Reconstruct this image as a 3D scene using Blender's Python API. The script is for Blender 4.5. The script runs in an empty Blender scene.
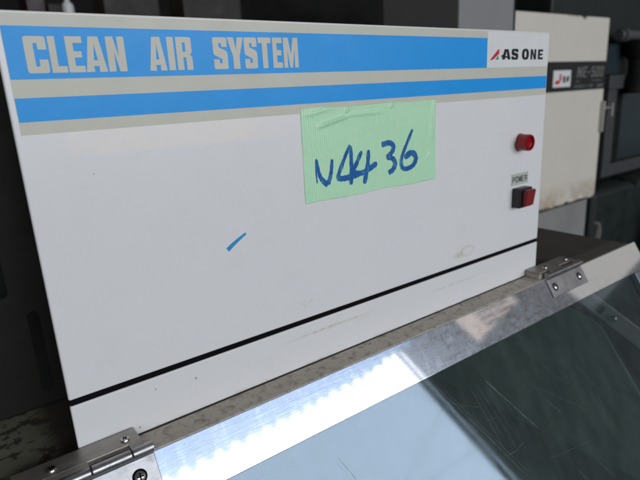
import bpy, bmesh, math, random
from mathutils import Vector, Matrix
random.seed(7)
R = math.radians
sc = bpy.context.scene
COL = sc.collection

# ------------------------------------------------------------------ dimensions (metres)
PW = 0.36                       # width of the blower unit's front panel
Z_B = -0.18833                  # top of the bench cabinet (panel top edge is z = 0)
TILT = R(58)                    # slope of the lid
LID_O = Vector((0, -0.0162, Z_B))
LID_E = Vector((0, -math.cos(TILT), -math.sin(TILT)))     # down the slope
LID_N = Vector((0, -math.sin(TILT), math.cos(TILT)))      # out of the slope
FLOOR = -1.05

def lid(x, s, n=0.0):
    return Vector((x, 0, 0)) + LID_O + LID_E * s + LID_N * n

# ------------------------------------------------------------------ node helpers
class Mat:
    def __init__(s, name):
        s.m = bpy.data.materials.new(name); s.m.use_nodes = True
        s.t = s.m.node_tree; s.t.nodes.clear()
        s.out = s.n('ShaderNodeOutputMaterial')
        s._co = None
    def n(s, k, **kw):
        x = s.t.nodes.new(k)
        for a, b in kw.items(): setattr(x, a, b)
        return x
    def l(s, a, b): s.t.links.new(a, b)
    def put(s, sock, v):
        if isinstance(v, (int, float)): sock.default_value = v
        elif isinstance(v, tuple):
            sock.default_value = v if len(v) == len(sock.default_value) else (*v, 1)
        else: s.l(v, sock)
    def math(s, op, a, b=0.0, c=0.0, clamp=False):
        x = s.n('ShaderNodeMath', operation=op); x.use_clamp = clamp
        for i, v in enumerate((a, b, c)): s.put(x.inputs[i], v)
        return x.outputs[0]
    def co(s):
        if s._co is None:
            g = s.n('ShaderNodeNewGeometry'); s._co = g.outputs['Position']
        return s._co
    def xyz(s):
        x = s.n('ShaderNodeSeparateXYZ'); s.l(s.co(), x.inputs[0]); return x.outputs
    def scaled(s, sx, sy, sz, rot=(0, 0, 0)):
        x = s.n('ShaderNodeMapping'); s.l(s.co(), x.inputs['Vector'])
        x.inputs['Scale'].default_value = (sx, sy, sz); x.inputs['Rotation'].default_value = rot
        return x.outputs[0]
    def noise(s, scale, detail=4, rough=.6, vec=None, dist=0.0):
        x = s.n('ShaderNodeTexNoise'); x.inputs['Scale'].default_value = scale
        x.inputs['Detail'].default_value = detail; x.inputs['Roughness'].default_value = rough
        x.inputs['Distortion'].default_value = dist
        s.l(vec if vec is not None else s.co(), x.inputs['Vector']); return x.outputs['Fac']
    def ramp(s, fac, a, b):
        return s.map(fac, a, b, 0, 1)
    def map(s, v, a, b, c, d):
        x = s.n('ShaderNodeMapRange'); x.clamp = True
        s.put(x.inputs[0], v)
        for i, q in enumerate((a, b, c, d)): x.inputs[i + 1].default_value = q
        return x.outputs[0]
    def mix(s, fac, a, b):
        x = s.n('ShaderNodeMix', data_type='RGBA')
        s.put(x.inputs[0], fac); s.put(x.inputs[6], a if not isinstance(a, tuple) else (*a, 1)[:4])
        s.put(x.inputs[7], b if not isinstance(b, tuple) else (*b, 1)[:4]); return x.outputs[2]
    def bump(s, h, strength=.2, dist=.001):
        x = s.n('ShaderNodeBump'); x.inputs['Strength'].default_value = strength
        x.inputs['Distance'].default_value = dist; s.l(h, x.inputs['Height']); return x.outputs[0]
    def blob(s, x0, z0, rx, rz, soft=.4, wob=.0, ns=200):
        X, Y, Z = s.xyz()
        dx = s.math('DIVIDE', s.math('SUBTRACT', X, x0), rx); dz = s.math('DIVIDE', s.math('SUBTRACT', Z, z0), rz)
        d = s.math('SQRT', s.math('ADD', s.math('MULTIPLY', dx, dx), s.math('MULTIPLY', dz, dz)))
        if wob:
            d = s.math('ADD', d, s.math('MULTIPLY', s.math('SUBTRACT', s.noise(ns), .5), wob))
        return s.map(d, 1 - soft, 1 + soft, 1, 0)
    def bsdf(s, color, rough=.5, metal=0.0, normal=None, **kw):
        b = s.n('ShaderNodeBsdfPrincipled')
        s.put(b.inputs['Base Color'], color); s.put(b.inputs['Roughness'], rough); s.put(b.inputs['Metallic'], metal)
        if normal is not None: s.l(normal, b.inputs['Normal'])
        for k, v in kw.items(): s.put(b.inputs[k.replace('_', ' ')], v)
        s.l(b.outputs[0], s.out.inputs[0]); s.b = b
        return s.m

def plain(name, color, rough=.5, metal=0.0, var=.12, scale=60, bump=0.0, **kw):
    m = Mat(name)
    f = m.noise(scale, 5)
    c = m.mix(f, tuple(q * (1 - var) for q in color), tuple(min(1, q * (1 + var)) for q in color))
    r = m.map(m.noise(scale * 1.7, 3), .3, .7, max(0.02, rough * .8), min(1, rough * 1.2))
    nm = m.bump(m.noise(scale * 6, 3), bump, .0005) if bump else None
    return m.bsdf(c, r, metal, nm, **kw)

M = {}
def white_paint():
    m = Mat('white enamel')
    base = m.mix(m.noise(22, 4), (.745, .735, .75), (.775, .766, .775))
    base = m.mix(m.math('MULTIPLY', m.ramp(m.noise(33, 7, .7), .56, .80), .16), base, (.50, .47, .42))
    X, Y, Z = m.xyz()
    # band of tape residue under the printed stripes
    band = m.math('MULTIPLY', m.map(Z, -.0555, -.054, 0, 1), m.map(X, .0185, .0192, 0, 1))
    band = m.math('MULTIPLY', band, m.map(X, .10, .135, 1, 0))
    band = m.math('MULTIPLY', band, m.map(m.noise(90, 4), .3, .7, .35, 1))
    base = m.mix(m.math('MULTIPLY', band, .75), base, (.86, .78, .73))
    # yellowish ring stain near the seam, brown scuffs under it
    ring = m.math('SUBTRACT', m.blob(.2700, -.1498, .0075, .0042, .14, .7, 260), m.blob(.2706, -.1501, .0054, .0027, .28, .8, 260), clamp=True)
    base = m.mix(m.math('MULTIPLY', ring, .38), base, (.50, .44, .27))
    st = m.blob(.2605, -.1512, .0042, .0021, .5, .9, 300)
    base = m.mix(m.math('MULTIPLY', st, .5), base, (.50, .44, .28))
    sc_ = m.math('MULTIPLY', m.blob(.1450, -.1691, .025, .0008, .6, .8, 250), m.ramp(m.noise(260, 3), .36, .60))
    base = m.mix(m.math('MULTIPLY', sc_, .6), base, (.46, .40, .28))
    sc2 = m.math('MULTIPLY', m.blob(.1290, -.1500, .008, .0026, .6, 1.2, 250), m.ramp(m.noise(420, 3), .52, .66))
    base = m.mix(m.math('MULTIPLY', sc2, .45), base, (.46, .40, .30))
    sc3 = m.math('MULTIPLY', m.blob(.262, -.1715, .030, .0007, .6, .6, 250), m.ramp(m.noise(300, 3), .4, .6))
    base = m.mix(m.math('MULTIPLY', sc3, .35), base, (.40, .36, .28))
    for (x, z, r) in ((.058, -.1700, .0006), (.0375, -.168, .0004), (.0275, -.1845, .0005), 
                      (.026, -.0623, .0003)):
        base = m.mix(m.math('MULTIPLY', m.blob(x, z, r, r, .4), .7), base, (.22, .15, .10))
    # rust creeping along the lower edge
    edge = m.math('MULTIPLY', m.map(Z, -.1880, -.1855, 1, 0), m.ramp(m.noise(120, 4), .48, .68))
    base = m.mix(m.math('MULTIPLY', edge, .55), base, (.33, .25, .17))
    rough = m.map(m.noise(30, 4), .3, .7, .24, .36)
    nm = m.bump(m.noise(900, 2), .05, .0003)
    return m.bsdf(base, rough, 0, nm, Specular_IOR_Level=.5)
M['white'] = white_paint()

def print_ink(name, col):
    m = Mat(name)
    c = m.mix(m.noise(70, 5), tuple(q * .93 for q in col), tuple(min(1, q * 1.06) for q in col))
    c = m.mix(m.math('MULTIPLY', m.ramp(m.noise(120, 6, .75), .62, .74), .22), c, tuple(q * .55 for q in col))
    return m.bsdf(c, m.map(m.noise(40), .3, .7, .30, .42), 0, m.bump(m.noise(1200, 2), .05, .0002), Specular_IOR_Level=.3)
M['grey_print'] = print_ink('warm grey print', (.585, .568, .495))
M['blue_print'] = print_ink('blue print', (.012, .325, .82))
M['label_white'] = print_ink('white label film', (.74, .74, .74))
M['black_print'] = print_ink('black print', (.012, .012, .014))
M['red_print'] = print_ink('red print', (.55, .03, .035))
M['teal_print'] = print_ink('teal print', (.02, .25, .24))
M['seam'] = plain('black seam rubber', (.004, .004, .006), .9, Specular_IOR_Level=.1)
M['dark_steel'] = plain('charcoal painted steel', (.0125, .011, .0095), .6, 0, .3, 30, .05, Specular_IOR_Level=.25)
def ink_mat():
    m = Mat('blue marker ink')
    X, Y, Z = m.xyz()
    rib = m.math('SINE', m.math('MULTIPLY', X, 2 * math.pi / .00140))
    dry = m.math('ADD', m.noise(1.0, 4, .7, m.scaled(520, 520, 170)), m.math('MULTIPLY', rib, .05))
    c = m.mix(m.noise(150, 4), (.002, .055, .26), (.010, .16, .46))
    c = m.mix(m.math('MULTIPLY', m.ramp(dry, .54, .66), .75), c, (.10, .36, .50))
    return m.bsdf(c, .45, 0, None, Specular_IOR_Level=.3)
M['ink'] = ink_mat()
M['mark'] = plain('pale blue marker ink', (.02, .29, .60), .45, 0, .45, 300)

def tape_mat():
    m = Mat('green cloth tape')
    X, Y, Z = m.xyz()
    rib = m.math('SINE', m.math('MULTIPLY', m.math('ADD', X, m.math('MULTIPLY', m.noise(25, 2), .0012)), 2 * math.pi / .00140))
    thr = m.math('SINE', m.math('MULTIPLY', Z, 2 * math.pi / .00062))
    c = m.mix(m.map(m.math('ADD', rib, m.math('MULTIPLY', m.math('SUBTRACT', m.noise(1.0, 3, .6, m.scaled(700, 700, 260)), .5), 2.4)), -1.2, 1.2, 0, 1), (.38, .73, .44), (.57, .86, .60))
    c = m.mix(m.math('MULTIPLY', m.map(thr, -1, 1, 0, 1), .18), c, (.62, .86, .62))
    c = m.mix(m.math('MULTIPLY', m.ramp(m.noise(60, 4), .55, .75), .22), c, (.62, .80, .60))
    nm = m.bump(m.math('ADD', m.math('MULTIPLY', rib, .5), m.math('MULTIPLY', thr, .35)), .25, .00012)
    return m.bsdf(c, .38, 0, nm, Specular_IOR_Level=.5)
M['tape'] = tape_mat()

def strip_mat():
    m = Mat('polished aluminium')
    fine = m.noise(1.0, 4, .7, m.scaled(40, 900, 900))
    smear = m.noise(1.0, 6, .75, m.scaled(120, 230, 230))
    c = m.mix(smear, (.745, .755, .77), (.79, .80, .81))
    nm = m.bump(fine, .02, .0002)
    m.bsdf(c, .035, 1.0, nm)
    h = m.n('ShaderNodeBsdfPrincipled'); m.put(h.inputs['Base Color'], m.mix(.5, c, (.55, .68, .92))); h.inputs['Metallic'].default_value = 1  # haze lobe with the sky's blue mixed into the metal colour
    m.put(h.inputs['Roughness'], m.map(smear, .35, .7, .22, .42)); m.l(m.bump(m.noise(1.0, 4, .7, m.scaled(60, 700, 700)), .12, .0006), h.inputs['Normal'])
    x = m.n('ShaderNodeMixShader')
    m.put(x.inputs[0], m.math('ADD', m.map(smear, .3, .75, .29, .36), m.math('MULTIPLY', m.ramp(m.noise(1.0, 5, .75, m.scaled(170, 60, 60, (.0, 0, .35))), .50, .72), .16), clamp=True))
    m.l(m.b.outputs[0], x.inputs[1]); m.l(h.outputs[0], x.inputs[2]); m.l(x.outputs[0], m.out.inputs[0])
    return m.m
M['strip'] = strip_mat()
def steel_mat(name, lo, hi, r0, r1, grime):
    m = Mat(name)
    c = m.mix(m.noise(80, 5), lo, hi)
    c = m.mix(m.math('MULTIPLY', m.ramp(m.noise(150, 5, .7), .52, .72), grime), c, (.10, .085, .07))
    nm = m.bump(m.noise(1.0, 4, .7, m.scaled(120, 1400, 1400)), .06, .0004)
    return m.bsdf(c, m.map(m.noise(120, 4), .3, .7, r0, r1), 1.0, nm)
M['hinge'] = steel_mat('dull hinge steel', (.34, .33, .335), (.47, .465, .48), .30, .46, .5)
M['hinge_worn'] = plain('worn hinge plating', (.36, .335, .30), .48, .75, .25, 140, .1)
M['screw'] = steel_mat('screw steel', (.40, .39, .38), (.6, .59, .58), .18, .3, .4)
M['recess'] = plain('painted recess shade', (.003, .003, .003), .95, Specular_IOR_Level=.05)  # flat black standing in for the shade inside slots and holes

def ledge_mat():
    m = Mat('dirty beige paint')
    c = m.mix(m.noise(45, 5), (.39, .345, .285), (.54, .485, .41))
    c = m.mix(m.math('MULTIPLY', m.ramp(m.noise(170, 6, .75), .50, .64), .75), c, (.15, .125, .10))
    c = m.mix(m.math('MULTIPLY', m.ramp(m.noise(420, 4, .7), .58, .72), .6), c, (.09, .07, .055))
    c = m.mix(m.math('MULTIPLY', m.ramp(m.noise(60, 4), .62, .7), .4), c, (.20, .12, .065))
    X, Y, Z = m.xyz()
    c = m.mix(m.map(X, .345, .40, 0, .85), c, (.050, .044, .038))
    return m.bsdf(c, m.map(m.noise(90), .3, .7, .45, .75), 0, m.bump(m.noise(300, 5), .25, .0006))
M['ledge'] = ledge_mat()
def top_mat():
    m = Mat('worn dark cabinet paint')
    X, Y, Z = m.xyz()
    dark = m.mix(m.noise(50, 5), (.042, .037, .032), (.090, .079, .066))
    pale = m.mix(m.noise(90, 5), (.16, .158, .112), (.26, .25, .18))
    chip = m.ramp(m.noise(95, 6, .72), .45, .48)
    here = m.math('MULTIPLY', m.map(X, -.012, -.004, 1, 0), m.map(Y, .002, .012, 0, 1))
    c = m.mix(m.math('MULTIPLY', chip, here), dark, pale)
    return m.bsdf(c, .6, 0, m.bump(chip, .15, .0004))
M['top'] = top_mat()
M['cabinet'] = plain('dark green cabinet paint', (.028, .040, .034), .5, 0, .2, 20)
M['inner_black'] = plain('black liner', (.010, .010, .012), .6)
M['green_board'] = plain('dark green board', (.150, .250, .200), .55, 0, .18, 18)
M['green_floor'] = plain('toned-down green base board', (.060, .100, .082), .8, 0, .2, 10)  # interior green darkened to offset the stronger light on the floor
M['bracket'] = plain('grey stay steel', (.62, .60, .60), .45, .3, .15, 60)
M['red_lens'] = plain('red lens plastic', (.40, .003, .014), .12, 0, .1, 200, 0, Transmission_Weight=.35, IOR=1.49)
M['red_rocker'] = plain('dull red rocker plastic', (.22, .018, .022), .4, 0, .12, 300)
M['black_plastic'] = plain('black switch plastic', (.012, .012, .013), .35, 0, .2, 200)
M['tag'] = plain('pale printed tag', (.47, .50, .45), .5, 0, .06, 200)

def glass_mat():
    m = Mat('scratched clear pane')
    fr = m.n('ShaderNodeFresnel'); m.put(fr.inputs['IOR'], m.map(m.n('ShaderNodeNewGeometry').outputs['Backfacing'], 0, 1, 1.76, 1 / 1.76))
    tr = m.n('ShaderNodeBsdfTransparent'); tr.inputs['Color'].default_value = (.93, .955, .95, 1)
    gl = m.n('ShaderNodeBsdfGlossy'); m.put(gl.inputs['Roughness'], m.map(m.noise(34, 5, .7), .35, .7, .03, .075))
    gl.inputs['Color'].default_value = (.61, .75, .95, 1)  # blue of the mirrored sky tinted into the gloss colour
    df = m.n('ShaderNodeBsdfDiffuse'); df.inputs['Color'].default_value = (.50, .62, .57, 1)  # dust film tinted green to lift the dark part of the pane
    dust_haze = m.math('ADD', .016, m.math('MULTIPLY', m.ramp(m.noise(1.0, 6, .75, m.scaled(95, 30, 30, (0, 0, .3))), .42, .78), .038))
    a = m.n('ShaderNodeMixShader'); m.l(fr.outputs[0], a.inputs[0]); m.l(tr.outputs[0], a.inputs[1]); m.l(gl.outputs[0], a.inputs[2])
    b = m.n('ShaderNodeMixShader'); m.l(dust_haze, b.inputs[0]); m.l(a.outputs[0], b.inputs[1]); m.l(df.outputs[0], b.inputs[2])
    m.l(b.outputs[0], m.out.inputs[0]); return m.m
M['glass'] = glass_mat()
def scratch_mat():
    m = Mat('scratch burr and jamb lines')
    d = m.n('ShaderNodeBsdfDiffuse'); d.inputs['Color'].default_value = (.42, .47, .48, 1)
    t = m.n('ShaderNodeBsdfTransparent'); x = m.n('ShaderNodeMixShader')
    m.put(x.inputs[0], m.map(m.noise(220, 4), .35, .65,   .06, .38)); m.l(t.outputs[0], x.inputs[1]); m.l(d.outputs[0], x.inputs[2]); m.l(x.outputs[0], m.out.inputs[0])
    return m.m
M['scratch'] = scratch_mat()

def machine_white():
    m = Mat('stained cream enamel')
    X, Y, Z = m.xyz()
    c = m.mix(m.noise(6, 4), (.63, .585, .51), (.73, .685, .605))
    rust = m.math('MULTIPLY', m.map(Z, -.475, -.40, 1, 0), m.ramp(m.noise(9, 6, .7), .40, .60))
    c = m.mix(m.math('MULTIPLY', rust, .8), c, (.30, .175, .08))
    low = m.math('ADD', m.map(Z, -.495, -.462, .36, 0), m.math('MULTIPLY', m.noise(16, 6, .75), .55))
    c = m.mix(m.ramp(low, .50, .56), c, (.050, .036, .028))
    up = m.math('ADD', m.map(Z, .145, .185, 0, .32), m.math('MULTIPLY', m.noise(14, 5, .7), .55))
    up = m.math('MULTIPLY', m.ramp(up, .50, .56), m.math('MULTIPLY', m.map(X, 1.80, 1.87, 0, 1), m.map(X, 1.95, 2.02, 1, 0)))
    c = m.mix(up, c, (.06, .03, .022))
    return m.bsdf(c, .5, 0, None)
M['machine_white'] = machine_white()
M['plinth'] = plain('stained grey plinth', (.24, .235, .23), .8, 0, .25, 9)
M['plate_black'] = plain('black nameplate', (.016, .017, .018), .4)
M['plate_ink'] = plain('pale nameplate print', (.15, .15, .145), .5)
M['plate_dim'] = plain('dim nameplate print', (.10, .10, .098), .5)
M['chrome'] = plain('worn bright steel', (.45, .44, .42), .35, .8)
M['grey_steel'] = plain('mid grey steel paint', (.23, .23, .235), .55, 0, .08, 8)
M['machine_green'] = plain('dark green machine enamel', (.0045, .0105, .0095), .6, 0, .3, 8)
M['frame_grey'] = plain('grey window frame paint', (.052, .055, .058), .5, 0, .15, 12)
M['blue_glass'] = plain('blue grey pane', (.030, .045, .052), .2, 0, .2, 6)
M['pipe'] = plain('grey pipe', (.09, .09, .092), .5, .2)
M['orange'] = plain('orange sleeve', (.55, .20, .10), .5)
M['black_iron'] = plain('black iron', (.006, .006, .006), .8, 0, .3, 12, 0, Specular_IOR_Level=.25)
M['wall'] = plain('dark workshop wall', (.007, .007, .007), .9, 0, .3, 1.5)  # near-black base colour of the far wall
M['floor'] = plain('oily workshop floor', (.022, .026, .024), .6, 0, .3, 3)
M['box_tan'] = plain('grey brown box card', (.055, .050, .044), .7, 0, .15, 8)
M['box_red'] = plain('dark red tin', (.035, .008, .010), .5, 0, .2, 8)
M['bottle'] = plain('bright spot white', (.85, .86, .85), .3)
def awning_mat():
    m = Mat('milky corrugated sheet')
    t = m.n('ShaderNodeBsdfTranslucent'); t.inputs['Color'].default_value = (.40, .47, .58, 1)
    d = m.n('ShaderNodeBsdfDiffuse'); d.inputs['Color'].default_value = (.3, .34, .4, 1)
    a = m.n('ShaderNodeMixShader'); a.inputs[0].default_value = .85
    m.l(d.outputs[0], a.inputs[1]); m.l(t.outputs[0], a.inputs[2]); m.l(a.outputs[0], m.out.inputs[0]); return m.m
M['awning'] = awning_mat()

# ------------------------------------------------------------------ object helpers
def place(o, parent):
    COL.objects.link(o)
    if parent is not None:
        o.parent = parent
        o.matrix_parent_inverse = ROOTS[parent.name].inverted()
    ROOTS[o.name] = Matrix.Identity(4)
    return o
ROOTS = {}
def thing(name, label, cat, loc, group=None):
    o = bpy.data.objects.new(name, None); o.empty_display_size = .05
    o.location = loc; o['label'] = label; o['category'] = cat
    if group: o['group'] = group
    COL.objects.link(o); ROOTS[o.name] = Matrix.Translation(loc)
    return o
def obj(name, bm, mat, parent=None, smooth=False, mats=None):
    me = bpy.data.meshes.new(name)
    bmesh.ops.recalc_face_normals(bm, faces=bm.faces[:]) if not getattr(bm, 'keep', False) else None
    bm.to_mesh(me); bm.free()
    me.materials.append(M[mat])
    if smooth:
        for p in me.polygons: p.use_smooth = True
        try: me.set_sharp_from_angle(angle=R(35))
        except Exception: pass
    o = bpy.data.objects.new(name, me)
    if smooth:
        wn = o.modifiers.new('weighted normals', 'WEIGHTED_NORMAL'); wn.keep_sharp = True; wn.weight = 100
    return place(o, parent)
def add_hexa(bm, pts):
    v = [bm.verts.new(p) for p in pts]
    fs = [(0, 3, 2, 1), (4, 5, 6, 7), (0, 1, 5, 4), (1, 2, 6, 5), (2, 3, 7, 6), (3, 0, 4, 7)]
    return v, [bm.faces.new([v[i] for i in f]) for f in fs]
def box(x0, x1, y0, y1, z0, z1, bev=0.0, seg=2, bm=None):
    own = bm is None
    b2 = bmesh.new()
    add_hexa(b2, [(x0, y0, z0), (x1, y0, z0), (x1, y1, z0), (x0, y1, z0), (x0, y0, z1), (x1, y0, z1), (x1, y1, z1), (x0, y1, z1)])
    if bev: bmesh.ops.bevel(b2, geom=b2.edges[:], offset=bev, segments=seg, profile=.5, affect='EDGES')
    if own: return b2
    merge(bm, b2); return bm
def merge(bm, b2):
    me = bpy.data.meshes.new('tmp'); b2.to_mesh(me); b2.free(); bm.from_mesh(me); bpy.data.meshes.remove(me)
def lidbox(x0, x1, s0, s1, n0, n1, bev=0.0, seg=2, bm=None):
    b2 = bmesh.new()
    add_hexa(b2, [lid(x0, s0, n0), lid(x1, s0, n0), lid(x1, s1, n0), lid(x0, s1, n0), lid(x0, s0, n1), lid(x1, s0, n1), lid(x1, s1, n1), lid(x0, s1, n1)])
    if bev: bmesh.ops.bevel(b2, geom=b2.edges[:], offset=bev, segments=seg, profile=.5, affect='EDGES')
    if bm is None: return b2
    merge(bm, b2); return bm
def lathe(origin, axis, prof, seg=32, bm=None, up=None):
    """prof: list of (radius, height along axis)"""
    own = bm is None
    b = bmesh.new()
    a = Vector(axis).normalized(); u = a.orthogonal().normalized(); w = a.cross(u); o = Vector(origin)
    rings = []
    for r, h in prof:
        if r < 1e-7: rings.append([b.verts.new(o + a * h)])
        else: rings.append([b.verts.new(o + a * h + (u * math.cos(2 * math.pi * k / seg) + w * math.sin(2 * math.pi * k / seg)) * r) for k in range(seg)])
    for p, q in zip(rings, rings[1:]):
        for k in range(seg):
            k2 = (k + 1) % seg
            vs = [p[k % len(p)], p[k2 % len(p)], q[k2 % len(q)], q[k % len(q)]]
            vs = [v for i, v in enumerate(vs) if v not in vs[:i]]
            if len(vs) > 2: b.faces.new(vs)
    if len(rings[0]) > 1: b.faces.new(rings[0][::-1])
    if len(rings[-1]) > 1: b.faces.new(rings[-1])
    if own: return b
    merge(bm, b); return bm
def ribbon(pts, w, y=None, taper=True, bm=None, basis=None, thick=.00004, wob=.12):
    """flat brush stroke with its own thickness; pts in panel (x, z) metres or via basis(x, s, n)"""
    # Catmull-Rom resample
    P = [Vector((p[0], p[1])) for p in pts]; out = []
    Q = [P[0] * 2 - P[1]] + P + [P[-1] * 2 - P[-2]]
    for i in range(1, len(Q) - 2):
        for k in range(7):
            t = k / 7
            out.append(.5 * ((2 * Q[i]) + (-Q[i - 1] + Q[i + 1]) * t + (2 * Q[i - 1] - 5 * Q[i] + 4 * Q[i + 1] - Q[i + 2]) * t * t + (-Q[i - 1] + 3 * Q[i] - 3 * Q[i + 1] + Q[i + 2]) * t ** 3))
    out.append(P[-1])
    n = len(out); L, Rr = [], []
    for i, p in enumerate(out):
        d = (out[min(i + 1, n - 1)] - out[max(i - 1, 0)]); d = d.normalized() if d.length > 1e-9 else Vector((1, 0))
        nn = Vector((-d.y, d.x)); f = i / max(1, n - 1)
        ww = w[0] + (w[1] - w[0]) * f if isinstance(w, tuple) else w
        ww *= (1 + wob * math.sin(i * 1.7 + p.x * 900)) * .5
        if taper and (i in (0, n - 1)): ww *= .6
        L.append(p + nn * ww); Rr.append(p - nn * ww)
    f3 = (lambda q, h: Vector((q.x, y - h, q.y))) if basis is None else (lambda q, h: basis(q.x, q.y, h))
    vt = [(bm.verts.new(f3(a, thick)), bm.verts.new(f3(b, thick))) for a, b in zip(L, Rr)]
    vb = [(bm.verts.new(f3(a, 0)), bm.verts.new(f3(b, 0))) for a, b in zip(L, Rr)]
    for i in range(n - 1):
        bm.faces.new((vt[i][0], vt[i][1], vt[i + 1][1], vt[i + 1][0]))
        bm.faces.new((vb[i][1], vb[i][0], vb[i + 1][0], vb[i + 1][1]))
        bm.faces.new((vt[i][0], vt[i + 1][0], vb[i + 1][0], vb[i][0]))
        bm.faces.new((vt[i + 1][1], vt[i][1], vb[i][1], vb[i + 1][1]))
    bm.faces.new((vt[0][1], vt[0][0], vb[0][0], vb[0][1])); bm.faces.new((vt[-1][0], vt[-1][1], vb[-1][1], vb[-1][0]))

# ------------------------------------------------------------------ lettering: filled outlines
def rnd(poly, r):
    """poly: (x, y[, roundness]) -> rounded points"""
    out = []; n = len(poly)
    for i, p in enumerate(poly):
        k = p[2] if len(p) > 2 else 0
        if not k: out.append((p[0], p[1])); continue
        a = Vector(poly[i - 1][:2]); b = Vector(p[:2]); c = Vector(poly[(i + 1) % n][:2])
        d1 = min(k * r, (a - b).length * .5); d2 = min(k * r, (c - b).length * .5)
        p1 = b + (a - b).normalized() * d1; p2 = b + (c - b).normalized() * d2
        for t in (0, .25, .5, .75, 1):
            q = p1 * (1 - t) ** 2 + b * 2 * t * (1 - t) + p2 * t * t; out.append((q.x, q.y))
    return out
def glyph(ch, a=.405, b=.18):
    q = 1.0
    G = {
     'C': [[(0,0,1),(1,0,1),(1,.37),(1-a,.37),(1-a,b,.5),(a,b,.5),(a,1-b,.5),(1-a,1-b,.5),(1-a,.64),(1,.64),(1,1,1),(0,1,1)]],
     'L': [[(0,0),(1,0),(1,b),(a+.04,b),(a+.04,1),(0,1)]],
     'E': [[(0,0),(1,0),(1,b),(a+.03,b),(a+.03,.5-b*.48),(.9,.5-b*.48),(.9,.5+b*.48),(a+.03,.5+b*.48),(a+.03,1-b),(1,1-b),(1,1),(0,1)]],
     'A': [[(0,0),(.27,1),(.73,1),(1,0),(1-a+.02,0),(.63,.17),(.37,.17),(a-.02,0)],[(.405,.33),(.595,.33),(.5,.80)]],
     'N': [[(0,0),(0,1),(a,1),(1-a+.02,.42),(1-a+.02,1),(1,1),(1,0),(1-a,0),(a-.02,.58),(a-.02,0)]],
     'I': [[(0,0),(1,0),(1,1),(0,1)]],
     'R': [[(0,0),(0,1),(1,1,1),(1,.53,.6),(.86,.47),(1,.40,.4),(1,0),(1-a,0),(1-a,.37,.4),(.56,.39),(a,.39),(a,0)],[(a,.55),(1-a,.55,.5),(1-a,.84,.5),(a,.84)]],
     'S': [[(0,0,1),(1,0,1),(1,.52,.9),(.93,.57,.2),(a,.69,.3),(a,1-b,.5),(1-a,1-b,.5),(1-a,.70),(1,.70),(1,1,1),(0,1,1),(0,.49,.9),(.07,.44,.2),(1-a,.32,.3),(1-a,b,.5),(a,b,.5),(a,.31),(0,.31)]],
     'Y': [[(.5-a/2,0),(.5-a/2,.40),(0,1),(a-.02,1),(.5,.60),(1-a+.02,1),(1,1),(.5+a/2,.40),(.5+a/2,0)]],
     'T': [[(.5-a/2,0),(.5+a/2,0),(.5+a/2,1-b),(1,1-b),(1,1),(0,1),(0,1-b),(.5-a/2,1-b)]],
     'M': [[(0,0),(0,1),(.34,1),(.5,.45),(.66,1),(1,1),(1,0),(.74,0),(.74,.60),(.59,0),(.41,0),(.26,.60),(.26,0)]],
     'O': [[(0,0,1.6),(1,0,1.6),(1,1,1.6),(0,1,1.6)],[(a,b,1.2),(1-a,b,1.2),(1-a,1-b,1.2),(a,1-b,1.2)]],
     'P': [[(0,0),(0,1),(1,1,1),(1,.40,1),(a,.40),(a,0)],[(a,.57),(1-a,.57,.5),(1-a,.84,.5),(a,.84)]],
     'W': [[(.16,0),(0,1),(.20,1),(.29,.35),(.42,1),(.58,1),(.71,.35),(.80,1),(1,1),(.84,0),(.62,0),(.5,.55),(.38,0)]],
     '-': [[(0,.38),(1,.38),(1,.55),(0,.55)]],
     '5': [[(0,0,.6),(1,0,1),(1,.62,1),(a,.62),(a,1-b),(.95,1-b),(.95,1),(0,1),(0,.46),(1-a,.46,.5),(1-a,b,.5),(a,b),(a,.26),(0,.26)]],
     '0': [[(0,0,1.2),(1,0,1.2),(1,1,1.2),(0,1,1.2)],[(a,b,.8),(1-a,b,.8),(1-a,1-b,.8),(a,1-b,.8)]],
    }
    return G[ch]
def letters(items, name, y, mat, parent, thick=.00008, a=.405, b=.18, rad=.14, slant=0.0, depth_dir=-1):
    """items: (char, x0, x1, z0, z1); flat raised print on a plane y = const facing -Y"""
    cu = bpy.data.curves.new(name, 'CURVE'); cu.dimensions = '2D'; cu.fill_mode = 'BOTH'
    cu.extrude = thick / 2
    for ch, x0, x1, z0, z1 in items:
        polys = glyph(ch, a, b) if isinstance(ch, str) else ch
        asp = (z1 - z0) / (x1 - x0)
        for poly in polys:
            # round in real proportions
            pr = rnd([(p[0], p[1] * asp, *(p[2:])) for p in poly], rad)
            sp = cu.splines.new('POLY'); sp.points.add(len(pr) - 1); sp.use_cyclic_u = True
            for pt, (px, py) in zip(sp.points, pr):
                zz = z0 + py / asp * (z1 - z0)
                pt.co = (x0 + px * (x1 - x0) + slant * (zz - z0), zz, 0, 1)
    tmp = bpy.data.objects.new('tmp', cu); COL.objects.link(tmp)
    dg = bpy.context.evaluated_depsgraph_get(); dg.update()
    me = bpy.data.meshes.new_from_object(tmp.evaluated_get(dg))
    bpy.data.objects.remove(tmp); bpy.data.curves.remove(cu)
    for v in me.vertices:
        px, pz, h = v.co
        v.co = (px, y - thick / 2 - h, pz)
    me.name = name; me.materials.clear(); me.materials.append(M[mat])
    bm = bmesh.new(); bm.from_mesh(me)
    bmesh.ops.recalc_face_normals(bm, faces=bm.faces[:]); bm.to_mesh(me); bm.free()
    return place(bpy.data.objects.new(name, me), parent)

# ================================================================== the clean bench
bench = thing('clean_bench', 'white clean air bench unit with blue stripes standing over a hinged clear lid', 'clean bench', (.18, .12, FLOOR))
X0, X1 = -.14, .490
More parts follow.
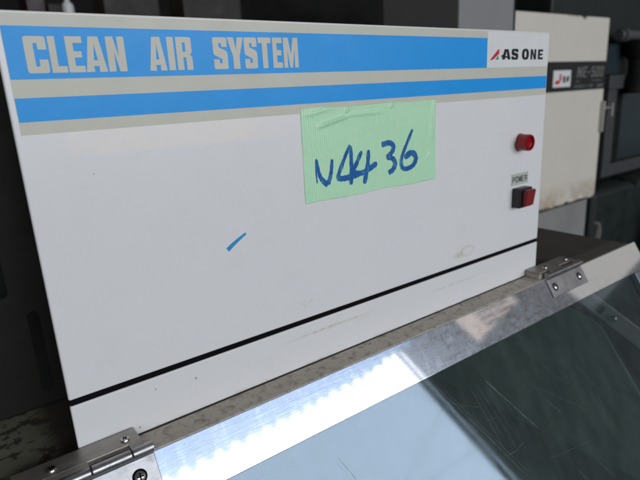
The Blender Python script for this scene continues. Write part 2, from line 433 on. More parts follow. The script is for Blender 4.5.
# cabinet: open-fronted box under the unit
def cabinet_bm():
    bm = bmesh.new()
    t = .012
    yb = .30
    zt = Z_B - .002
    sl = lambda z: -.0145 + (z - Z_B) / math.tan(TILT)          # y of the sloping front under the lid
    zl = Z_B - .235
    for xa, xb in ((X0, X0 + t), (X1 - t, X1)):                  # side walls follow the slope
        pts = [(-.0135, zt), (yb, zt), (yb, FLOOR + .02), (sl(zl) , FLOOR + .02), (sl(zl), zl)]
        va = [bm.verts.new((xa, p[0], p[1])) for p in pts]; vb = [bm.verts.new((xb, p[0], p[1])) for p in pts]
        bm.faces.new(va); bm.faces.new(vb[::-1])
        for i in range(5):
            j = (i + 1) % 5; bm.faces.new((va[i], va[j], vb[j], vb[i]))
    box(X0 + t + .0005, X1 - t - .0005, yb - t, yb - .001, FLOOR + .02, zt - .001, bm=bm)     # back
    box(X0 + t + .0005, X1 - t - .0005, sl(zl) + .002, yb - t - .001, zl - t, zl, bm=bm)      # inner floor
    box(X0 + t + .0005, X1 - t - .0005, sl(zl) + .001, sl(zl) + t, FLOOR + .02, zl - t - .001, bm=bm)  # lower front
    box(X0 + .03, X1 - .03, sl(zl) + .03, yb - .03, FLOOR, FLOOR + .0195, bm=bm)              # recessed foot
    return bm
obj('cabinet', cabinet_bm(), 'cabinet', bench)
obj('cabinet_top', box(X0, X1, .0005, .30, Z_B - .0018, Z_B, .0004), 'top', bench)
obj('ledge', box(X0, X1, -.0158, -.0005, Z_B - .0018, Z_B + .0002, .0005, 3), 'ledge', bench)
# unit: folded front plates, dark body behind
SEAM_T, SEAM_B = -.1589, -.1618
obj('front_panel', box(0, PW, -.0, .0022, SEAM_T, 0, .0009, 4), 'white', bench, True)
obj('base_panel', box(0, PW, -.0, .0022, Z_B + .0004, SEAM_B, .0007, 4), 'white', bench, True)
obj('seam_strip', box(.0008, PW - .0008, .0007, .0020, SEAM_B - .0012, SEAM_T + .0012), 'seam', bench)
obj('body', box(.010, PW - .002, .0024, .16, Z_B + .0004, -.004, .002), 'dark_steel', bench)

# printed stripes
stk = obj('stripe_print', box(.0024, PW - .0010, -.00006, .0001, -.0447, -.0009), 'grey_print', bench)
obj('blue_stripe', box(.0026, .2857, -.00012, .0, -.0243, -.00536), 'blue_print', stk)
obj('blue_stripe', box(.0026, PW - .0011, -.00012, .0, -.0399, -.03106), 'blue_print', stk)
zt_, zb_ = -.0084, -.0218
def row(items):
    out = []
    for ch, a, b in items:
        f = (a / 1000 - .009) / .123
        out.append((ch, a / 1000, b / 1000, -.02215 + .0004 * f, -.0089 + .0013 * f))
    return out
letters(row([('C', 9.0, 16.6), ('L', 17.4, 23.0), ('E', 23.5, 29.6), ('A', 29.9, 38.1), ('N', 38.7, 46.0),
             ('A', 55.6, 63.2), ('I', 64.1, 67.1), ('R', 68.1, 75.2),
             ('S', 85.6, 92.7), ('Y', 93.0, 101.4), ('S', 101.7, 108.5), ('T', 109.3, 116.4), ('E', 117.3, 122.8), ('M', 123.6, 132.3)]),
        'lettering', -.00012, 'grey_print', stk, .00006)
lab = obj('logo_label', box(.28585, PW - .0008, -.00016, .0, -.02425, -.0012), 'label_white', bench)
ly = -.00016
letters([('A', .3022, .3122, -.0191, -.0123), ('S', .3131, .3212, -.0193, -.0120), ('O', .3255, .3342, -.0194, -.0119),
         ('N', .3362, .3433, -.0193, -.0122), ('E', .3456, .3522, -.0193, -.0123)], 'logo_lettering', ly, 'black_print', lab, .00005, .36, .21, .26)
def flat(poly, y, th=.00005):
    bm = bmesh.new()
    v0 = [bm.verts.new((p[0], y - th, p[1])) for p in poly]; v1 = [bm.verts.new((p[0], y, p[1])) for p in poly]
    bm.faces.new(v0); bm.faces.new(v1[::-1])
    for i in range(len(poly)): bm.faces.new((v0[i], v1[i], v1[(i + 1) % len(poly)], v0[(i + 1) % len(poly)]))
    return bm
obj('logo_slash', flat([(.2886, -.01955), (.2925, -.0191), (.2990, -.0152), (.2989, -.0121), (.2972, -.0128)], ly), 'red_print', lab)
obj('logo_wedge', flat([(.2949, -.0192), (.2978, -.0163), (.2986, -.0190)], ly), 'teal_print', lab)
obj('logo_dash', flat([(.3012, -.0176), (.3034, -.0174), (.3038, -.0159), (.3019, -.0160)], ly - .00006), 'black_print', lab)

# pilot lamp
lx, lz = .3277, -.0778
lamp = obj('pilot_lamp', lathe((lx, -.0, lz), (0, -1, 0), [(.0067, 0), (.0067, .0006), (.0062, .0009), (0, .0009)], 40), 'chrome', bench, True)
obj('lens', lathe((lx, -.0012, lz), (0, -1, 0), [(.0064, 0), (.0064, .0010), (.0060, .0020), (.0061, .0072), (.0057, .0080), (.0046, .0081), (.0040, .0066), (.0018, .0062), (0, .0062)], 40), 'red_lens', lamp, True)
# power switch
sw = obj('power_switch', box(.3215, .3375, -.0070, -.0001, -.1268, -.1118, .0008, 3), 'black_plastic', bench, True)
bm = bmesh.new()
v, f = add_hexa(bm, [(.3245, -.0069, -.1256), (.3362, -.0069, -.1256), (.3362, -.0069, -.1130), (.3245, -.0069, -.1130),
                     (.3245, -.0094, -.1256), (.3362, -.0094, -.1256), (.3362, -.0112, -.1130), (.3245, -.0112, -.1130)])
bmesh.ops.bevel(bm, geom=bm.edges[:], offset=.0006, segments=2, affect='EDGES')
obj('rocker', bm, 'red_rocker', sw, True)
pl = obj('power_label', box(.3195, .3415, -.00012, .0, -.1101, -.1012), 'tag', bench)
letters([(c, .3212 + i * .0039, .3212 + i * .0039 + w, -.1080 + .0, -.1035) for i, (c, w) in enumerate((('P', .0030), ('O', .0033), ('W', .0038), ('E', .0028), ('R', .0031)))],
        'label_lettering', -.00012, 'black_print', pl, .00004, .24, .15, .2)
# stray marker dash on the white panel
bm = bmesh.new(); ribbon([(.0826, -.1079), (.0862, -.1055), (.0898, -.1034), (.0936, -.1014)], (.0024, .0013), -.00002, False, bm, wob=.04)
obj('ink_mark', bm, 'mark', bench)

# ------------------------------------------------------------------ lid: strip frame with a clear pane
LX0, LX1, STRIP, LLEN = -.15, .5015, .0262, .255
lidp = obj('lid', lidbox(LX0, LX1, 0, STRIP, -.0016, 0, .0005, 3), 'strip', bench, True)
obj('side_strip', lidbox(.478, .5008, STRIP + .0003, LLEN, -.0024, -.0008, .0003), 'strip', lidp)
obj('glass_pane', lidbox(LX0 + .003, .4778, STRIP - .006, LLEN - .004, -.0050, -.0020), 'glass', lidp)
bm = bmesh.new()
def scr(p, q, w, bend=0.0):
    mx = ((p[0] + q[0]) / 2 + bend, (p[1] + q[1]) / 2)
    ribbon([tuple(c / 1000 for c in p), (mx[0] / 1000, mx[1] / 1000), tuple(c / 1000 for c in q)], w / 1000, None, True, bm, lambda x, s, n: lid(x, s, -.0020 + .00002 + n), .00002, .2)
scr((242.8, 44.7), (271.3, 88.8), .42)
scr((201.8, 34.7), (242.5, 107.8), .30, .4); scr((205, 36), (246, 108), .16)  # long pair imitates the door jamb's reflection, drawn like scratches
for i in range(9):
    a = i / 8
    scr((228 + 16 * a + random.uniform(-2, 2), 40 + random.uniform(0, 14)), (233 + 24 * a + random.uniform(-2, 2), 86 + random.uniform(-4, 7)), random.uniform(.05, .11), random.uniform(-.6, .6))
for p, q, w in (((210, 48.5), (228, 57.6), .14), ((228, 67), (240, 69), .1), ((234.7, 92.1), (245, 93.5), .2), ((243, 93), (252.5, 91.5), .14),
                ((117.4, 42.6), (122.9, 56.5), .4), ((348.9, 93.3), (345.4, 111.6), .22), ((291.2, 76.2), (300.3, 90.1), .14), ((314, 128.9), (326, 147.9), .16),
                ((291.3, 127.7), (296.5, 136.2), .16), ((280, 60), (330, 100), .08), ((270, 110), (320, 118), .08), ((335, 60), (352, 92), .1), ((300, 50), (318, 74), .07)):
    scr(p, q, w)
for i in range(9):
    x = random.uniform(110, 380); s = random.uniform(34, 150); an = random.uniform(.7, 1.9); ln = random.uniform(3, 14)
    scr((x, s), (x + math.cos(an) * ln, s + math.sin(an) * ln), random.uniform(.04, .09), random.uniform(-.4, .4))
obj('scratch_and_jamb_lines', bm, 'scratch', lidp)['kind'] = 'stuff'

# ------------------------------------------------------------------ hinges
AX_Y, AX_Z, KR = -.0172, Z_B + .0034, .0024
def cyl_x(x0, x1, r, bm, seg=24):
    lathe((x0, AX_Y, AX_Z), (1, 0, 0), [(0, 0), (r * .86, 0), (r, .0003), (r, x1 - x0 - .0003), (r * .86, x1 - x0), (0, x1 - x0)], seg, bm)
def screw_bm(c, axis, r, spin, deep=False):
    c = Vector(c); a = Vector(axis).normalized()
    head = lathe(c, a, [(r, 0), (r, r * .16), (r * .86, r * .40), (r * .5, r * .56), (0, r * .60)], 28)
    u = (Vector((1, 0, 0)) - a * a.x).normalized(); w = a.cross(u)
    u2 = u * math.cos(spin) + w * math.sin(spin); w2 = a.cross(u2)
    cross = bmesh.new()
    for p, q in ((u2, w2), (w2, u2)):
        L_, W_, h0, h1 = r * .55, r * .13, r * .30, r * .612
        add_hexa(cross, [c + p * (sx * L_) + q * (sy * W_) + a * h for h in (h0, h1) for sx, sy in ((-1, -1), (1, -1), (1, 1), (-1, 1))])
        W_ *= .98
        r *= .999
    return head, cross
def hinge(dx):
    bm = bmesh.new()
    for a, b in ((-.024, -.0165), (-.0161, .0008), (.0012, .0180), (.0184, .0279)):
        cyl_x(a + dx, b + dx, KR, bm)
    h = obj('hinge', bm, 'hinge', bench, True)
    bm = lidbox(-.024 + dx, .0277 + dx, .0005, .0154, .00005, .0014, .0003, 2)
    obj('front_leaf', bm, 'hinge', h)
    bm = box(-.0272 + dx, .0243 + dx, -.0128, -.0010, Z_B + .0045, Z_B + .0060, .0003, 2)
    # neck curling from the leaf into the knuckle
    for a, b in ((-.0160, .0007), (.0185, .0240)):
        b2 = bmesh.new(); add_hexa(b2, [(a + dx, -.0160, AX_Z - .0002), (b + dx, -.0160, AX_Z - .0002), (b + dx, -.0127, Z_B + .0046), (a + dx, -.0127, Z_B + .0046),
                                         (a + dx, -.0165, AX_Z + .0020), (b + dx, -.0165, AX_Z + .0020), (b + dx, -.0127, Z_B + .0059), (a + dx, -.0127, Z_B + .0059)]); merge(bm, b2)
    obj('rear_leaf', bm, 'hinge_worn', h)
    obj('spacer_block', box(-.0276 + dx, .0247 + dx, -.0132, -.0007, Z_B + .0004, Z_B + .0044, .0003, 2), 'ledge', h)
    k = 0
    for px in (.0182, -.0125):
        hd, cr = screw_bm((px + dx, -.0085, Z_B + .0060), (0, 0, 1), .0021, .5 + k); obj('screw', hd, 'screw', h, True); obj('screw_slot', cr, 'recess', h); k += .6
    for px in (.0190, -.0175):
        obj('screw_hole', lathe(lid(px + dx, .0078, .00141), LID_N, [(.0033, 0), (.0031, .0001), (0, .0001)], 28), 'recess', h)
        hd, cr = screw_bm(lid(px + dx, .0078, .0014), LID_N, .0026, .3 + k); obj('screw', hd, 'screw', h, True); obj('screw_slot', cr, 'recess', h); k += .7
    return h
hinge(0.0); hinge(.3716)

# ------------------------------------------------------------------ inside the cabinet, seen through the pane
def yz_plate(pts, x0, x1):
    bm = bmesh.new()
    a = [bm.verts.new((x0, p[0], p[1])) for p in pts]; b = [bm.verts.new((x1, p[0], p[1])) for p in pts]
    bm.faces.new(a); bm.faces.new(b[::-1])
    for i in range(len(pts)): bm.faces.new((a[i], b[i], b[(i + 1) % len(pts)], a[(i + 1) % len(pts)]))
    return bm
obj('side_liner', yz_plate([(-.016, -.193), (.285, -.193), (.285, -.42), (-.150, -.42)], .4752, .4776), 'inner_black', bench)
crv = [(.285, -.262), (.060, -.2615), (.029, -.2625), (.005, -.2665), (-.006, -.2725), (-.013, -.2815), (-.023, -.2955), (-.041, -.319), (-.075, -.365), (-.105, -.405), (-.112, -.421), (.285, -.421)]
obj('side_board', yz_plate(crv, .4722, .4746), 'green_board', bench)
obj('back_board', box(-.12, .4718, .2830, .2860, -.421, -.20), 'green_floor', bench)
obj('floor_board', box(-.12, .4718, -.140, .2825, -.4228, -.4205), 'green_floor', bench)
# slotted lid stay on the side wall
d = Vector((0, -.053, -.026)).normalized(); nrm = Vector((0, d.z, -d.y))
def stay_box(a, b, w0, w1, x0, x1, bev=0.0):
    o = Vector((0, .022, -.2395)); b2 = bmesh.new()
    add_hexa(b2, [o + d * s + nrm * w + Vector((x, 0, 0)) for x in (x0, x1) for s, w in ((a, w0), (b, w0), (b, w1), (a, w1))])
    if bev: bmesh.ops.bevel(b2, geom=b2.edges[:], offset=bev, segments=2, affect='EDGES')
    return b2
stay = obj('lid_stay', stay_box(0, .085, -.0085, .0085, .4700, .4720, .0005), 'bracket', bench)
obj('slot', stay_box(.014, .034, -.0045, .0045, .4697, .47015), 'recess', stay)
oc = Vector((.4700, .022, -.2395)) + d * .0445
hd, cr = screw_bm(oc, (-1, 0, 0), .0038, .4); obj('screw', hd, 'screw', stay, True); obj('screw_slot', cr, 'recess', stay)

# ================================================================== green tape with the handwritten number
tape = thing('tape_label', 'green ribbed cloth tape with blue handwritten number stuck on the white panel', 'tape', (.183, -.0005, -.0925))
TX0, TX1, TZ0, TZ1 = .1315, .2348, -.0926, -.0424
def tape_y(x, z):
    u = (x - TX0) / (TX1 - TX0); v = (z - TZ0) / (TZ1 - TZ0)
    h = .00022 + .00005 * math.sin(2 * math.pi * x / .00140) * .6
    def bumpl(u0, v0, u1, v1, w, amp):
        px, pz = u1 - u0, v1 - v0; L2 = px * px + pz * pz
        t = max(0, min(1, ((u - u0) * px + (v - v0) * pz) / L2)); dd = math.hypot(u - u0 - px * t, (v - v0 - pz * t) * .5)
        return amp * math.exp(-(dd / w) ** 2) * (1 - abs(2 * t - 1) ** 3 * .8)
    h += bumpl(.10, .80, .32, .90, .012, .0011) + bumpl(.29, .92, .31, .99, .012, .0009) + bumpl(.31, .9, .55, .905, .010, .0006) + bumpl(.62, .95, .65, .99, .01, .0008)
    h += bumpl(.965, .5, .985, .98, .013, .0010) + bumpl(.93, .28, .95, .36, .008, .0006) + bumpl(.02, .93, .2, .99, .012, .0006)
    h += .00012 * math.sin(u * 9 + v * 4) * math.sin(v * 7 + 1) + .00012
    return -h
def tape_bm():
    bm = bmesh.new(); NX, NZ = 420, 90
    g = []
    for j in range(NZ + 1):
        r_ = []
        for i in range(NX + 1):
            u, v = i / NX, j / NZ
            x = TX0 + (TX1 - TX0) * u + (.0008 * (1 - v) * (u * 2 - .6)) * .6; z = TZ0 + (TZ1 - TZ0) * v
            if j in (0, NZ): z += (1 if j else -1) * .00028 * (1 if (i // 3) % 2 else -1) + .00025 * math.sin(u * 14)
            if i in (0, NX): x += .00018 * math.sin(j * 1.9)
            r_.append(bm.verts.new((x, tape_y(x, z), z)))
        g.append(r_)
    back = []
    for j in range(NZ):
        for i in range(NX): bm.faces.new((g[j][i], g[j][i + 1], g[j + 1][i + 1], g[j + 1][i]))
    rim = [g[0][i] for i in range(NX + 1)] + [g[j][NX] for j in range(1, NZ + 1)] + [g[NZ][i] for i in range(NX - 1, -1, -1)] + [g[j][0] for j in range(NZ - 1, 0, -1)]
    low = [bm.verts.new((v.co.x, -.00002, v.co.z)) for v in rim]
    for i in range(len(rim)):
        k = (i + 1) % len(rim); bm.faces.new((rim[k], rim[i], low[i], low[k]))
    bm.faces.new(low[::-1])
    return bm
obj('tape', tape_bm(), 'tape', tape, True)
strokes = [
 ([(139.6, -82.4), (139.3, -75.6), (139.8, -69.0)], (.6, 1.2)), ([(139.8, -69.0), (141.5, -78.0), (144.2, -82.0), (147.0, -84.0)], (1.4, 3.1)), ([(147.0, -84.0), (149.5, -77.6), (150.6, -70.4)], (2.4, 1.6)),
 ([(163.5, -63.8), (159.2, -71.1), (154.8, -79.6), (155.8, -81.9), (164.2, -81.8), (170.5, -80.5)], (1.6, 3.3)), ([(163.9, -64.3), (164.3, -75.2), (163.6, -86.4)], (2.0, 2.4)),
 ([(172.1, -68.2), (168.4, -74.3), (165.9, -79.3), (172.8, -80.6), (183.9, -76.4)], (2.0, 3.0)), ([(177.5, -68.0), (176.5, -76.7), (173.8, -87.3)], (2.1, 2.5)),
 ([(188.0, -66.2), (194.1, -65.5), (197.6, -67.9), (196.0, -71.5), (191.8, -73.8)], (2.8, 2.4)), ([(191.8, -73.8), (197.0, -75.3), (198.7, -78.6), (196.6, -82.0), (193.2, -83.3)], (2.4, 2.8)),
 ([(213.8, -59.2), (208.8, -67.5), (204.4, -75.5), (204.3, -80.8), (208.0, -82.8), (214.2, -81.2), (216.8, -76.9), (213.2, -73.3), (206.8, -75.7)], (1.6, 3.2))]
bm = bmesh.new()
for i, (pts, w) in enumerate(strokes):
    ribbon([(p[0] / 1000, p[1] / 1000) for p in pts], (w[0] / 840, w[1] / 840), 0, True, bm,
           (lambda k: (lambda x, z, n: Vector((x, tape_y(x, z) - .00007 - .00002 * k - n, z))))(i), .00004, .10)
obj('handwriting', bm, 'ink', tape)

# ================================================================== surroundings
def struct(name, bm, mat):
    o = obj(name, bm, mat); o['kind'] = 'structure'; return o
struct('floor', box(-3, 9, -3.5, 6, FLOOR - .05, FLOOR - .0005), 'floor')
struct('back_wall', box(-3, 9, 4.2, 4.3, FLOOR, 2.2), 'wall')

# dark machine standing right behind the bench on the left
dm = thing('dark_machine', 'dark slotted machine housing behind the left side of the white unit', 'machine', (-.25, .42, FLOOR))
obj('housing', box(-.55, -.1405, .058, .60, FLOOR, -.004, .004), 'black_iron', dm)
bm = box(-.140, .0095, .058, .075, Z_B + .0005, -.004, .001)
obj('cover_plate', bm, 'dark_steel', dm)
def slot_bm(x0, x1, z0, z1, y0, y1):  # thin dark plate, the shade inside a slot given as colour
    r = (x1 - x0) / 2; pts = []
    for k in range(13): an = math.pi * k / 12; pts.append(((x0 + x1) / 2 + r * math.cos(an), z1 - r + r * math.sin(an)))
    for k in range(13): an = math.pi + math.pi * k / 12; pts.append(((x0 + x1) / 2 + r * math.cos(an), z0 + r + r * math.sin(an)))
    return flat(pts, y1, y1 - y0)
obj('slot', slot_bm(-.0042, .0012, -.1795, -.134, .0576, .0582), 'black_iron', dm)
obj('slot', slot_bm(-.0150, -.0100, -.124, -.095, .0576, .0582), 'black_iron', dm)

# cream machine with nameplate
wm = thing('cream_machine', 'cream machine cabinet with black nameplate and rusty bottom edge behind the right side', 'machine', (1.78, 1.0, FLOOR))
obj('cabinet_body', box(1.46, 2.098, .800, 1.25, -.496, .181, .006, 2), 'machine_white', wm)
obj('plinth', box(1.46, 2.070, .815, 1.23, FLOOR, -.4965, .004), 'plinth', wm)
npl = obj('nameplate', box(1.62, 2.092, .7965, .7998, -.0720, .0285, .001), 'plate_black', wm)
obj('sticker', box(1.730, 1.842, .7960, .7966, -.0565, -.0005), 'label_white', npl)
obj('sticker_mark', flat([(1.742, -.046), (1.768, -.046), (1.782, -.030), (1.780, -.012), (1.770, -.014), (1.768, -.034), (1.745, -.034)], .7960, .0004), 'red_print', npl)
bm = flat([(1.792, -.042), (1.806, -.042), (1.806, -.020), (1.792, -.020)], .7960, .0004); merge(bm, flat([(1.814, -.042), (1.830, -.036), (1.830, -.018), (1.814, -.024)], .7960, .0004))
obj('sticker_print', bm, 'black_print', npl)
letters([('N', 1.882, 1.915, -.027, .010), ('E', 1.922, 1.948, -.027, .010), ('-', 1.955, 1.972, -.027, .010), ('5', 1.980, 2.005, -.027, .010), ('0', 2.012, 2.036, -.027, .010), ('0', 2.043, 2.067, -.027, .010)],
        'model_lettering', .7964, 'plate_ink', npl, .0006, .30, .16, .2, .15)
bm = bmesh.new()
for (x0, x1, z0, z1) in ((1.872, 1.892, -.0625, -.0525), (1.898, 1.925, -.0625, -.0525), (1.933, 1.944, -.0625, -.0525), (1.957, 1.966, -.0625, -.0525), (1.978, 2.000, -.0625, -.0525), (2.030, 2.076, -.064, -.053),
                         (1.878, 1.900, -.043, -.0375), (1.99, 2.06, -.0415, -.0375)):
    box(x0, x1, .7958, .7964, z0, z1, bm=bm)
obj('small_print', bm, 'plate_dim', npl)
# draw latch at the machine's right edge
bm = box(2.080, 2.092, .785, .7995, -.235, -.118, .002)
box(2.0925, 2.135, .786, .796, -.150, -.139, .002, bm=bm); box(2.1355, 2.146, .780, .7985, -.180, -.128, .002, bm=bm)
obj('latch', bm, 'chrome', wm)

# grey column in front of it
tag = lambda o, l, c, g=None: (o.__setitem__('label', l), o.__setitem__('category', c), o.__setitem__('group', g) if g else None)
gc = thing('grey_column', 'plain grey steel column rising behind the right end of the striped panel', 'column', (1.15, .75, FLOOR))
obj('post', box(.992, 1.200, .600, .85, FLOOR + .012, .75, .004), 'grey_steel', gc)
obj('edge_trim', box(1.2005, 1.212, .603, .84, FLOOR + .012, .75, .002), 'black_iron', gc)
obj('foot_plate', box(.95, 1.25, .57, .90, FLOOR, FLOOR + .0118, .002), 'black_iron', gc)

# machine tool with a window at the right
mt = thing('machine_tool', 'dark green machine tool with grey framed window at the right edge', 'machine tool', (2.9, 1.3, FLOOR))
obj('body', box(2.135, 3.6, 1.06, 1.7, FLOOR, .9, .01), 'machine_green', mt)
obj('bed', box(2.30, 3.6, .90, 1.0595, FLOOR, -.52, .03, 3), 'machine_green', mt)
bm = box(2.560, 3.40, 1.00, 1.0595, -.085, -.022, .004)
box(2.560, 2.640, 1.00, 1.0595, -.500, -.0855, .004, bm=bm); box(2.6405, 3.40, 1.00, 1.0595, -.50, -.44, .004, bm=bm)
wf = obj('window_frame', bm, 'frame_grey', mt)
obj('pane', box(2.742, 3.40, 1.035, 1.045, -.435, -.090), 'blue_glass', wf)
obj('rubber_seal', box(2.6405, 2.7415, 1.020, 1.050, -.4395, -.0855), 'black_iron', wf)
obj('upper_pane', box(2.500, 2.742, 1.030, 1.0595, -.018, .120, .003), 'blue_glass', mt)
bm = bmesh.new(); lathe((2.565, .985, .150), (1, 0, 0), [(0, 0), (.022, 0), (.024, .004), (.024, .5), (0, .5)], 20, bm); lathe((2.592, .985, .150), (1, 0, 0), [(.0245, 0), (.031, .002), (.031, .03), (.0245, .032)], 20, bm)
obj('pipe', bm, 'pipe', mt, True)
bm = bmesh.new(); lathe((2.74, .97, .13), (0, 0, -1), [(0, 0), (.075, 0), (.062, .06), (.036, .09), (.036, .15), (.05, .19), (.05, .24), (0, .24)], 24, bm)
obj('valve', bm, 'black_iron', mt, True)
bm = bmesh.new(); lathe((2.815, .965, .09), (0, 0, -1), [(0, 0), (.022, 0), (.022, .10), (0, .10)], 20, bm)
obj('sleeve', bm, 'orange', mt, True)
bm = bmesh.new(); lathe((2.70, .95, -.575), (0, -.3, 1), [(0, 0), (.02, 0), (.04, .03), (.04, .06), (.0, .075)], 20, bm)
obj('knob', bm, 'black_iron', mt, True)
bm = bmesh.new(); lathe((3.02, .82, -.80), (0, -1, .1), [(0, 0), (.20, 0), (.24, .03), (.24, .10), (.18, .12), (.15, .06), (0, .06)], 40, bm)
obj('hand_wheel', bm, 'black_iron', mt, True)

# little bright hook on the cream machine's plinth foot
hk = obj('lever', bmesh.new(), 'chrome', wm)
bm = bmesh.new(); pts = [(2.10, -.70), (2.125, -.655), (2.118, -.615), (2.095, -.600)]
ribbon(pts, (.022, .014), .79, True, bm, None, .012, 0)
bm.to_mesh(hk.data); bm.free()

# shelf of things far behind
shf = thing('storage_shelf', 'dark steel shelf in the shade behind the top edge', 'shelf', (1.4, 2.65, FLOOR))
obj('shelf_board', box(.30, 2.40, 2.45, 2.90, .335, .360, .002), 'black_iron', shf)
for x in (.31, 2.38):
    for y in (2.455, 2.875): obj('leg', box(x - .02, x + .02, y, y + .025, FLOOR, .3345, .002), 'black_iron', shf)
obj('back_post', box(1.640, 1.668, 2.905, 2.930, FLOOR, 1.1, .002), 'pipe', shf)
bt = thing('glint_bottle', 'white bottle shape standing in for a bright reflection behind the striped panel', 'bottle', (.615, 2.55, .3605))  # bottle put in place of a white shiny reflection
obj('bottle_body', lathe((.615, 2.55, .3605), (0, 0, 1), [(0, 0), (.024, 0), (.026, .004), (.026, .052), (.022, .066), (.012, .074), (0, .074)], 28), 'bottle', bt, True)
obj('cap', lathe((.615, 2.55, .4350), (0, 0, 1), [(0, 0), (.012, 0), (.012, .018), (0, .018)], 20), 'bottle', bt, True)
def carton(name, x0, x1, y0, z1, mat, label, cat):
    t = thing(name, label, cat, ((x0 + x1) / 2, y0 + .1, .3605))
    obj('carton_body', box(x0, x1, y0, y0 + .2, .3605, z1, .003), mat, t)
    obj('flap', box(x0 + .004, (x0 + x1) / 2 - .001, y0 + .004, y0 + .196, z1 + .0002, z1 + .0035), mat, t)
    obj('flap', box((x0 + x1) / 2 + .001, x1 - .004, y0 + .004, y0 + .196, z1 + .0002, z1 + .0035), mat, t)
    return t
carton('red_tin', .44, .515, 2.52, .46, 'box_red', 'dark red square tin on the shelf left of the bright white shape', 'tin')
carton('tan_box', .522, .575, 2.50, .412, 'box_tan', 'small grey brown box beside the bright white shape', 'box')
carton('storage_box', .765, 1.030, 2.50, .475, 'box_tan', 'grey brown storage box right of the bright white shape', 'box')
carton('storage_box', 1.160, 1.490, 2.50, .500, 'box_tan', 'wide grey brown storage box at the far end of the shelf', 'box')

# ================================================================== light
def area(name, loc, sx, sy, power, color, target=None):
    l = bpy.data.lights.new(name, 'AREA'); l.shape = 'RECTANGLE'; l.size = sx; l.size_y = sy; l.energy = power; l.color = color
    o = bpy.data.objects.new(name, l); COL.objects.link(o); o.location = loc
    o.rotation_euler = (Vector(target) - Vector(loc)).to_track_quat('-Z', 'Y').to_euler()
    return o
# the open shutter door of the workshop: daylight 6-7 m behind the photographer
DX0, DX1, DZ0, DZ1 = -3.0, 5.55 * 7 / 6 * .995, .05, 4.2
area('doorway_daylight', ((DX0 + DX1) / 2, -7.0, (DZ0 + DZ1) / 2), DX1 - DX0, DZ1 - DZ0, 575, (.92, .965, 1.0), ((DX0 + DX1) / 2, 0, (DZ0 + DZ1) / 2))
# two slack cables crossing the open doorway outside
for p, q in (((6.30, -6.7, 2.152), (4.40, -6.7, 1.307)), ((6.20, -6.7, 1.207), (4.95, -6.7, 1.214))):
    p, q = Vector(p), Vector(q); q = q + (q - p) * .5
    cb = thing('overhead_cable', 'dark %s cable across the bright doorway, seen mirrored in the clear pane' % ('sloping' if p.z > 2 else 'level'), 'cable', (p + q) / 2, 'cables across the doorway')
    d_ = (q - p); obj('cable_sheath', lathe(p, d_, [(0, 0), (.0035, 0), (.0035, d_.length), (0, d_.length)], 10), 'black_plastic', cb)
# added lamps further round to the right, making the strip's pale and tan reflections
def on_dir(az, el, dist): a, e = R(az), R(el); return Vector((math.sin(a) * math.cos(e), -math.cos(a) * math.cos(e), math.sin(e))) * dist + Vector((.40, -.02, -.19))
area('pale_wall_stand_in', on_dir(67.2, 14.3, 8), 2.35, 1.0, 3.4, (1.0, .95, .88), on_dir(67.2, 14.3, 0))  # lamp standing in for a pale wall mirrored in the strip
area('tan_reflection_lamp', on_dir(51.2, 18.9, 9), .95, .70, 1.25, (1.0, .80, .66), on_dir(51.2, 18.9, 0))  # lamp added for the warm tan reflection, its source unknown
slat_rig = thing('reflection_slats', 'added tilted slats before a stand-in lamp, striping the tan reflection in the strip', 'shutter', on_dir(51.2, 18.9, 8.85))
vc = on_dir(51.2, 18.9, 8.85); vr = Vector((math.cos(R(51.2)), math.sin(R(51.2)), 0)); vu = Vector((0, 0, 1)); vn = vr.cross(vu)  # added slats break the tan reflection into stripes
for k in range(6):
    c0 = vc + vu * (-.36 + .125 * k); b2 = bmesh.new(); dd_ = vr * .92 - vu * .38; pp_ = vr * .38 + vu * .92
    add_hexa(b2, [c0 + dd_ * (a_ * .30) + vr * .10 + pp_ * w_ + vn * n_ for n_ in (0, .01) for a_, w_ in ((-1, -.022), (1, -.022), (1, .022), (-1, .022))])
    obj('slat', b2, 'frame_grey', slat_rig)
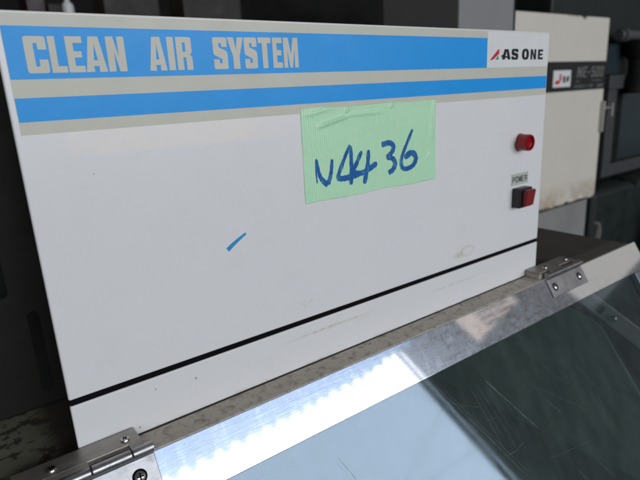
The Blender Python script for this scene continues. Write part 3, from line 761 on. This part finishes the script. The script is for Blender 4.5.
# milky corrugated awning hanging in the upper part of that doorway
aw = thing('corrugated_awning', 'milky corrugated awning sheet over the workshop doorway, seen mirrored in the metal strip', 'awning', (1.2, -6.0, FLOOR))
bm = bmesh.new(); prev = None
def zed(x):
    P = ((-4, 2.55), (1.72, 2.62), (3.36, 2.67), (4.72, 2.76), (5.53, 2.94), (7, 3.2))
    for (a, za), (b, zb) in zip(P, P[1:]):
        if x <= b: return za + (zb - za) * (x - a) / (b - a)
NXA = 700
for i in range(NXA + 1):
    x = -3.6 + 9.6 * i / NXA; ph = 2 * math.pi * x / .235; c = math.cos(ph)
    a = bm.verts.new((x, -6.0 + .02 * c, zed(x) + .046 * c)); b = bm.verts.new((x, -6.5 + .02 * c, 4.4 + .05 * c))
    a2 = bm.verts.new((x, -6.004 + .02 * c, zed(x) + .046 * c)); b2 = bm.verts.new((x, -6.504 + .02 * c, 4.4 + .05 * c))
    if prev:
        p = prev; bm.faces.new((p[0], a, b, p[1])); bm.faces.new((p[2], p[3], b2, a2)); bm.faces.new((p[0], p[2], a2, a)); bm.faces.new((p[1], b, b2, p[3]))
    prev = (a, b, a2, b2)
obj('corrugated_sheet', bm, 'awning', aw, True)
for x in (-3.6, 5.95): obj('awning_post', box(x - .04, x + .04, -6.60, -6.52, FLOOR, 4.35, .004), 'frame_grey', aw)

w = bpy.data.worlds.new('World'); sc.world = w; w.use_nodes = True
w.node_tree.nodes['Background'].inputs[0].default_value = (1.0, .95, .90, 1)
w.node_tree.nodes['Background'].inputs[1].default_value = .085

# ================================================================== camera
cam = bpy.data.cameras.new('camera'); co = bpy.data.objects.new('camera', cam); COL.objects.link(co)
rt, up, fw = Vector((0.801977, -0.595033, -0.052607)), Vector((0.200648, 0.185383, 0.961963)), Vector((0.562648, 0.782028, -0.268065))
m3 = Matrix((rt, up, -fw)).transposed().to_4x4(); m3.translation = (-.026484, -.23094, -.035402)
co.matrix_world = m3
cam.sensor_width = 36; cam.lens = 523.53 / 640 * 36; cam.clip_start = .01; cam.clip_end = 60
cam.dof.use_dof = True; cam.dof.focus_distance = .25; cam.dof.aperture_fstop = 17
sc.camera = co
sc.view_settings.view_transform = 'Standard'; sc.view_settings.look = 'None'; sc.view_settings.exposure = 0; sc.view_settings.gamma = 1
sc.cycles.use_denoising = True
sc.cycles.max_bounces = 8; sc.cycles.transparent_max_bounces = 12
sc.cycles.sample_clamp_indirect = 6
